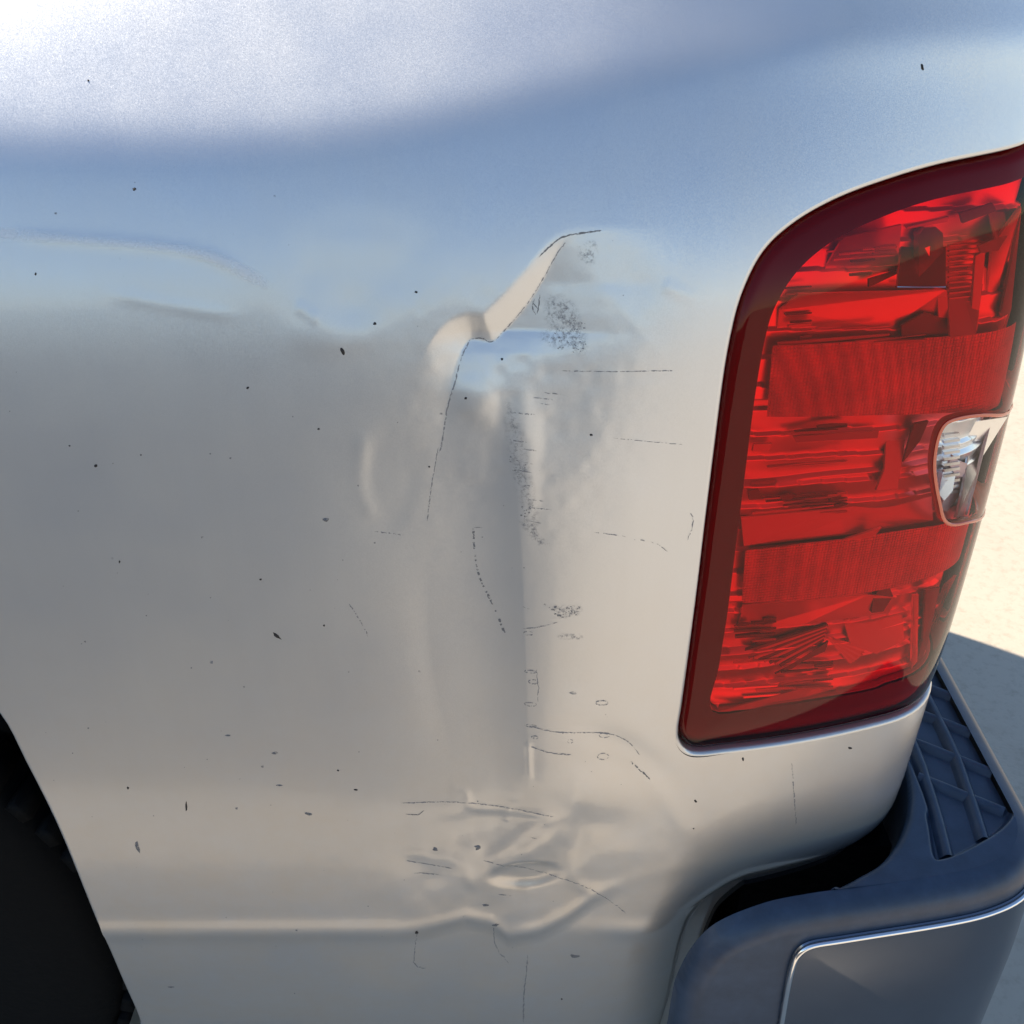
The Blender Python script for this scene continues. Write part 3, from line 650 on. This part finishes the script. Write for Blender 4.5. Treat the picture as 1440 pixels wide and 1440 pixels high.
# ---------------------------------------------------------------- the rest of the truck
W = 1.54  # width narrowed to move the shadow cast by the unseen far side
tg = [];  # tailgate: a slab across the rear with its top edge
xr = float(BODY.P(np.array(.58), np.array(1.0))[0]); yr = float(BODY.P(np.array(.58), np.array(1.0))[1])
adopt(box('tailgate', (xr - .05, yr + .006, .70), (xr - .003, W - yr - .006, 1.335), M['paint'], bevel=.012))
sgc = axis([(-2.1, .05), (-.5, .03), (.58, 0)]); zgc = axis([(.2, .03), (1.42, 0)])
far = param_patch('far_bedside_panel', BODY, sgc, zgc, None, [ARCHC, CUTC], lambda s, z: 0 * s, M['paint'])
co = np.empty(len(far.data.vertices) * 3, np.float32); far.data.vertices.foreach_get('co', co); co = co.reshape(-1, 3); co[:, 1] = W - co[:, 1]
far.data.vertices.foreach_set('co', co.ravel()); far.data.flip_normals(); far.data.update(); adopt(far)
ytop = float(BODY.P(np.array(0.), np.array(1.42))[1])
adopt(box('bed_rail', (-2.0, ytop - .004, 1.395), (xr - .06, ytop + .09, 1.425), M['rubber'], bevel=.01))
adopt(box('bed_rail', (-2.0, W - ytop - .09, 1.395), (xr - .06, W - ytop + .004, 1.425), M['rubber'], bevel=.01))
adopt(box('bed_wall', (-2.0, ytop + .06, .66), (xr - .08, ytop + .066, 1.40), M['inner']))
adopt(box('bed_wall', (-2.0, W - .066 - ytop, .66), (xr - .08, W - .06 - ytop, 1.40), M['inner']))
adopt(box('bed_wall', (-2.01, ytop + .06, .66), (-1.97, W - .06 - ytop, 1.40), M['inner']))
adopt(box('bed_floor', (-2.0, ytop + .06, .70), (xr - .06, W - .06 - ytop, .74), M['inner']))
adopt(box('chassis', (-4.6, .45, .38), (xr - .02, 1.3, .62), M['black']))
adopt(box('inner_fender', (-.365, .09, .12), (.14, .10, 1.1), M['black']))
adopt(box('inner_fender', (.10, .16, .12), (.36, .17, 1.1), M['black']))
adopt(box('lamp_backing', (.13, .155, .55), (.375, .165, 1.30), M['black']))
# cab ahead of the bed
cabp = [(-2.06, .45), (-2.06, 1.42), (-2.22, 1.92), (-3.3, 1.93), (-4.0, 1.42), (-5.1, 1.30), (-5.25, .5)]
n = len(cabp); V = [(x, .03, z) if z < 1.43 else (x, .20, z) for x, z in cabp] + [(x, W - .03, z) if z < 1.43 else (x, W - .2, z) for x, z in cabp]
adopt(mesh_np('cab', V, [tuple(range(n)), tuple(range(2 * n - 1, n - 1, -1))] + [(i, i + n, (i + 1) % n + n, (i + 1) % n) for i in range(n)], M['paint'], smooth=False))
adopt(box('bumper_bracket', (.24, .09, .30), (.385, .55, .545), M['black']))
adopt(box('mud_flap', (-.56, .30, .04), (-.37, .31, .5), M['black']))
adopt(box('body_corner_closure', (.20, .10, .50), (.375, .11, .74), M['black']))
adopt(box('mud_flap', (-.40, .13, .06), (-.385, .40, .45), M['black']))
# wheel well liner and tyre
c = ARCH; V = []
for y in (.058, .07, .12, .30, .45):
    f = 0 if y < .06 else .02
    V.append(np.stack([c[:, 0] + f * np.sign(c[:, 0] + .85), y + 0 * c[:, 0], c[:, 1] + f], 1))
adopt(mesh_np('wheel_well_liner', np.stack(V, 1).reshape(-1, 3), grid_faces(len(c), 5), M['black']))
adopt(box('wheel_well_back', (-1.36, .45, .1), (-.34, .46, 1.05), M['black']))
prof = [(.24, .0), (.30, -.004), (.36, .0), (.385, .02), (.393, .045), (.393, .215), (.385, .24), (.36, .26), (.24, .255)]
A = np.linspace(0, 2 * math.pi, 73)[:-1]; V = []
for a in A:
    for r_, y in prof: V.append((-.82 + r_ * math.cos(a), .07 + y, .39 + r_ * math.sin(a)))
ty = mesh_np('wheel', np.array(V), grid_faces(72, len(prof), True), M['tyre']); adopt(ty)
for k in range(60):
    a = k * 2 * math.pi / 60
    for y0, y1, da in ((.085, .14, 0), (.15, .20, .5), (.21, .265, 0)):
        a0 = a + da * .1; w_ = .036; V = []
        for r_ in (.388, .402):
            for aa in (a0, a0 + w_ * 1.7):
                for y in (y0, y1): V.append((-.82 + r_ * math.cos(aa), y + .0, .39 + r_ * math.sin(aa)))
        if k == 0 and y0 < .1: TB = []
        TB.append(V)
V = np.array(TB).reshape(-1, 3); F = []
for i in range(len(TB)):
    b = i * 8; F += [(b, b + 1, b + 3, b + 2), (b + 4, b + 6, b + 7, b + 5), (b, b + 4, b + 5, b + 1), (b + 2, b + 3, b + 7, b + 6), (b, b + 2, b + 6, b + 4), (b + 1, b + 5, b + 7, b + 3)]
adopt(mesh_np('tread_block', V, np.array(F), M['tyre'], smooth=False), ty)

# ---------------------------------------------------------------- scratches, scuffs and specks in the paint
def ribbon(name, pts, w, mat, jit=.8, step=3.0, broken=0.0, parent=panel, curve=True, wj=.5):
    p = smooth_poly(pts, False, 6) if curve and len(pts) > 2 else np.array(pts, float)
    seg = np.hypot(*np.diff(p, axis=0).T); cum = np.concatenate([[0], np.cumsum(seg)]); n = max(3, int(cum[-1] / step))
    t = np.linspace(0, cum[-1], n); x = np.interp(t, cum, p[:, 0]) + rng.normal(0, jit, n) * .6; y = np.interp(t, cum, p[:, 1]) + rng.normal(0, jit, n) * .6
    tx, ty_ = np.gradient(x), np.gradient(y); l = np.hypot(tx, ty_) + 1e-9; nx, ny = -ty_ / l, tx / l
    ww = w * (1 - wj + wj * 2 * rng.random(n)) * np.clip(np.minimum(np.arange(n), np.arange(n)[::-1]) / 2.0 + .15, .15, 1) / 2
    A = on_panel(x + nx * ww, y + ny * ww); B = on_panel(x - nx * ww, y - ny * ww)
    V = np.stack([A, B], 1).reshape(-1, 3); F = grid_faces(n, 2)
    if broken: 
        F = F[rng.random(len(F)) > broken]
        if len(F) == 0: return
    o = mesh_np(name, V, F, mat); adopt(o, parent); return o
S, SS = M['scratch'], M['scratch_soft']
ribbon('scratch', [(846, 324), (825, 327), (800, 331), (785, 337), (770, 350), (758, 362)], 2.2, S, .4)
ribbon('scratch', [(800, 338), (786, 354), (757, 408), (735, 440), (722, 456), (706, 474), (698, 482)], 1.4, SS, .5)
ribbon('scratch', [(698, 482), (688, 486), (678, 480), (662, 482)], 1.6, S, .5)
ribbon('scratch', [(661, 482), (648, 508), (638, 545), (630, 570), (625, 600), (621, 625), (617, 640)], 1.8, SS, .6)
ribbon('scratch', [(616, 632), (611, 660), (606, 690), (600, 738)], 1.5, SS, .4)
ribbon('scratch', [(665, 748), (668, 790), (676, 822), (690, 850), (703, 878), (713, 902)], 2.6, S, .5, 2.2, .38)
ribbon('scratch', [(666, 747), (678, 747)], 1.2, SS, .1)
ribbon('scratch', [(490, 852), (502, 870), (512, 888), (516, 898)], 1.6, SS, .5, 2.2, .35)
ribbon('scratch', [(526, 751), (545, 754), (568, 757)], 1.5, SS, .6, 2.5, .25)
ribbon('scratch', [(790, 523), (860, 523), (950, 521)], 1.0, SS, .25)
ribbon('scratch', [(862, 615), (910, 620), (960, 625)], .8, SS, .4, 3, .2)
ribbon('scratch', [(835, 746), (860, 750), (880, 753)], 1.2, SS, .6, 3, .2)
ribbon('scratch', [(890, 757), (920, 762), (938, 775)], 1.0, SS, .5, 3, .2)
ribbon('scratch', [(735, 884), (760, 880), (784, 873)], 1.2, SS, .3)
ribbon('scratch', [(744, 1048), (770, 1056), (805, 1059)], 1.5, SS, .4)
ribbon('scratch', [(745, 1020), (775, 1027), (800, 1028), (850, 1030), (880, 1040), (900, 1062)], 1.3, SS, .5)
ribbon('scratch', [(886, 1070), (900, 1082), (914, 1094)], 2.0, S, .8, 2.5, .2)
ribbon('scratch', [(742, 1345), (740, 1370), (737, 1400), (736, 1438)], 1.8, SS, .6)
ribbon('scratch', [(563, 1131), (640, 1130), (700, 1136), (778, 1146)], 1.2, SS, .4)
ribbon('scratch', [(570, 1146), (588, 1147), (596, 1141)], 1.5, S, .3)
ribbon('scratch', [(570, 1212), (610, 1218), (636, 1222)], 1.2, SS, .3); ribbon('scratch', [(582, 1229), (620, 1232)], 1.2, SS, .3)
ribbon('scratch', [(588, 1306), (584, 1330), (583, 1358), (600, 1362)], 1.2, SS, 1.0)
ribbon('scratch', [(694, 1304), (697, 1335), (715, 1358)], 1.2, SS, 1.0)
ribbon('scratch', [(680, 1210), (740, 1225), (820, 1245), (850, 1262), (880, 1284)], 1.0, SS, .8)
ribbon('scratch', [(1113, 1070), (1115, 1095), (1117, 1130), (1120, 1160)], 1.4, SS, .8, 3, .15)
ribbon('scratch', [(755, 940), (757, 985)], 1.0, SS, 1)
ribbon('scratch', [(970, 720), (975, 735), (966, 760)], 1.4, SS, 1.0)
for (x, y, ww) in [(722, 580, 30), (716, 618, 26), (735, 630, 22), (735, 648, 14), (740, 700, 24), (745, 712, 30), (735, 680, 16), (730, 660, 18), (743, 731, 18), (735, 853, 10), (750, 560, 30), (765, 553, 24), (760, 568, 16), (700, 1258, 20), (742, 1175, 14)]:
    ribbon('scratch', [(x, y), (x + ww * .5, y + 1.5), (x + ww, y + 3)], 1.3, SS, .4, 2.5, .1)
ribbon('scratch', [(752, 424), (749, 436), (754, 448)], 1.4, S, .8); ribbon('scratch', [(760, 418), (758, 432), (756, 446)], 1.4, S, .8); ribbon('scratch', [(748, 428), (757, 440)], 1.2, S, .8)
# loops of rubbed-through paint down the kink
def loop(x, y, a, b, ang=0, mat=SS, w=1.3):
    t = np.linspace(0, 2 * math.pi, 11); c, s = math.cos(R(ang)), math.sin(R(ang)); X = a * np.cos(t); Y = b * np.sin(t)
    ribbon('paint_chip', np.stack([x + X * c - Y * s, y + X * s + Y * c], 1), w, mat, .3, 1.8, .12, curve=False)
for x, y, a, b in [(746, 944, 9, 2.0), (750, 958, 7, 3), (746, 990, 9, 2.5), (846, 986, 9, 3.2), (850, 1033, 8, 3.6), (848, 1062, 8, 4.5), (806, 972, 5, 1.2), (743, 890, 7, 2.5), (746, 1020, 9, 1.6), (802, 1040, 4, 2.5), (752, 1036, 5, 2)]:
    loop(x, y, a, b)
def chip(x, y, rx, ry, ang=0, mat=None, name='paint_chip'):
    n = 9; t = np.linspace(0, 2 * math.pi, n + 1)[:-1]; rr = rng.uniform(.65, 1.2, n); c, s = math.cos(R(ang)), math.sin(R(ang))
    X, Y = rx * rr * np.cos(t), ry * rr * np.sin(t); U, Vv = x + X * c - Y * s, y + X * s + Y * c
    P = np.vstack([on_panel([x], [y], .0009), on_panel(U, Vv, .0001)])
    o = mesh_np(name, P, [(0, 1 + (i + 1) % n, 1 + i) for i in range(n)], mat or M['speck'], smooth=False); adopt(o, panel); return o
for a in [(189, 266, 2.6, 2.6), (527, 455, 2.6, 2.4), (482, 493, 2.6, 6, -20), (135, 655, 2.8, 2.6), (389, 896, 7.5, 2.6, 38), (1297, 95, 2.2, 5.5, -12), (831, 611, 2.4, 2), (585, 411, 2.6, 2), (193, 1190, 3, 10, -18), (262, 1134, 1.6, 7),
          (434, 1145, 6, 2.2, 8), (672, 1193, 5, 4), (586, 1310, 3, 2.4), (697, 1301, 5, 2.2, -8), (808, 1345, 8, 2.6, 3), (180, 1108, 2, 2), (458, 733, 5, 3), (348, 546, 2, 1.5), (448, 604, 2, 1.5), (603, 660, 1.6, 1.4), (455, 882, 1.8, 1.6),
          (500, 1112, 3, 1.2), (612, 1196, 4, 3), (683, 1274, 5, 2), (366, 816, 1.6, 1.6), (124, 113, 1.6, 1.6), (349, 545, 1.6, 1.2), (1045, 1068, 1.8, 3), (1195, 1052, 3, 2), (978, 1126, 1.6, 2.6, -40), (975, 1164, 1.2, 1.2), (475, 1085, 1.6, 1.4), (50, 385, 1.5, 2.5), (98, 627, 1.6, 1.2), (198, 640, 1.6, 1.2), (168, 790, 1.3, 2.2), (320, 1035, 5, 1.2), (386, 1060, 5, 2), (392, 1105, 5, 1.5), (240, 1388, 5, 1.4), (790, 1405, 1.6, 1.4), (655, 560, 2, 2), (706, 508, 2, 2)]:
    m = S if a[0] in (193, 434, 672, 458, 612, 683, 320, 386, 392, 240, 808, 697) else M['speck']
    chip(a[0], a[1], a[2], a[3], a[4] if len(a) > 4 else 0, m)
# fine stipple of rubbed paint, too small to count
def stipple(poly, n, size, mat, grow=None):
    p = np.array(poly, float); lo, hi = p.min(0), p.max(0); U = []; 
    while len(U) < n:
        x, y = rng.uniform(lo[0], hi[0]), rng.uniform(lo[1], hi[1])
        if inside(np.array([x]), np.array([y]), p)[0]: U.append((x, y))
    U = np.array(U); Q = []
    sz = size * rng.uniform(.4, 1.3, n); an = rng.normal(0, .5, n); el = rng.uniform(.3, .8, n)
    for dx, dy in ((-1, -1), (1, -1), (1, 1), (-1, 1)):
        X, Y = sz * dx, sz * el * dy; Q.append(on_panel(U[:, 0] + X * np.cos(an) - Y * np.sin(an), U[:, 1] + X * np.sin(an) + Y * np.cos(an)))
    V = np.stack(Q, 1).reshape(-1, 3); F = np.arange(4 * n).reshape(-1, 4)
    o = mesh_np('scuff_stipple', V, F, mat, smooth=False); o['kind'] = 'stuff'; adopt(o, panel)
def smear(poly, mat, name='scuff_patch', st=3.0, soft=7.0):
    """a thin rubbed film on the paint, fading out at its rim (vertex attribute = how worn the paint is)"""
    p = smooth_poly(poly, True, 4); lo, hi = p.min(0), p.max(0); X, Y = np.meshgrid(np.arange(lo[0], hi[0] + st, st), np.arange(lo[1], hi[1] + st, st), indexing='ij')
    k = inside(X, Y, p); n, m = X.shape; i, j = np.nonzero(k[:-1, :-1] | k[1:, :-1] | k[:-1, 1:] | k[1:, 1:]); a = i * m + j
    idx = np.full(n * m, -1); u = np.unique(np.concatenate([a, a + 1, a + m, a + m + 1])); idx[u] = np.arange(len(u))
    x, y = X.ravel()[u], Y.ravel()[u]; d = dist_poly(x, y, p)[0]; w_ = np.where(inside(x, y, p), np.clip(d / soft, 0, 1), 0)
    o = mesh_np(name, on_panel(x, y, .00015), idx[np.stack([a, a + m, a + m + 1, a + 1], 1)], mat); adopt(o, panel)
    at = o.data.attributes.new('wear', 'FLOAT', 'POINT'); at.data.foreach_set('value', w_.astype(np.float32))
def smear_mat(name, col, thr, top, sc_, wid=.25):
    m, nt, b = new_mat(name); b.inputs['Base Color'].default_value = (*col, 1); b.inputs['Roughness'].default_value = .6
    tc = N(nt, 'ShaderNodeTexCoord'); n = noise(nt, sc_, 8, .8, tc.outputs['Object']); r = ramp(nt, n.outputs[0], thr, thr + wid, (0, 0, 0, 1), (top, top, top, 1))
    at = N(nt, 'ShaderNodeAttribute', attribute_name='wear'); ml = N(nt, 'ShaderNodeMath', operation='MULTIPLY')
    nt.links.new(r.outputs[0], ml.inputs[0]); nt.links.new(at.outputs['Fac'], ml.inputs[1]); nt.links.new(ml.outputs[0], b.inputs['Alpha']); return m
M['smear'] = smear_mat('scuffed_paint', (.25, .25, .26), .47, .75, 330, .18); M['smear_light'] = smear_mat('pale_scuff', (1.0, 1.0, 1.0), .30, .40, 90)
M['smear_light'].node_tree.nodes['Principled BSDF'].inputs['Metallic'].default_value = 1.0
M['dust_film'] = smear_mat('dust_film', (.55, .50, .43), .42, .40, 45)
smear([(790, 458), (815, 445), (828, 470), (827, 502), (800, 498), (762, 488), (758, 470)], M['smear'], soft=14)
smear([(765, 420), (800, 418), (822, 450), (800, 470), (766, 462)], M['smear'], soft=16)
smear([(812, 345), (840, 338), (839, 374), (816, 370)], M['smear'], soft=10)
smear([(728, 728), (748, 732), (762, 752), (776, 764), (756, 766), (738, 748)], M['smear'], st=2, soft=5)
smear([(764, 848), (816, 849), (816, 862), (788, 869), (778, 857)], M['smear'], st=2, soft=5)
smear([(786, 889), (816, 889), (817, 897), (787, 897)], M['smear'], st=2, soft=3)
smear([(706, 565), (732, 580), (748, 650), (762, 735), (742, 742), (716, 660)], M['smear'], soft=18)
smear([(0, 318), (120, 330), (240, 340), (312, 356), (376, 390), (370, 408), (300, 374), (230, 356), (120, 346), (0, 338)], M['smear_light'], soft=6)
stipple([(790, 460), (822, 440), (826, 500), (800, 498), (765, 488)], 60, 1.2, SS)
stipple([(764, 848), (815, 850), (816, 862), (786, 868), (775, 856)], 40, 1.2, S)
stipple([(715, 640), (740, 650), (752, 740), (735, 735)], 40, 1.1, SS)
# splashes and dust specks scattered over the side, too many to count
U = np.column_stack([rng.uniform(5, 1000, 380), rng.uniform(220, 1420, 380)]); U = U[(U[:, 0] > 30 + (U[:, 1] - 1000) * .45) & (rng.random(380) < .25 + .75 * (U[:, 1] / 1440) ** 2) & (U[:, 0] < 880)]
n = len(U); sz = rng.gamma(2, .32, n); Q = []
for dx, dy in ((-1, -.7), (1, -1), (.8, 1), (-1, .6)): Q.append(on_panel(U[:, 0] + sz * dx, U[:, 1] + sz * dy))
o = mesh_np('dirt_spatter', np.stack(Q, 1).reshape(-1, 3), np.arange(4 * n).reshape(-1, 4), M['scratch_soft'], smooth=False); o['kind'] = 'stuff'; adopt(o, panel)
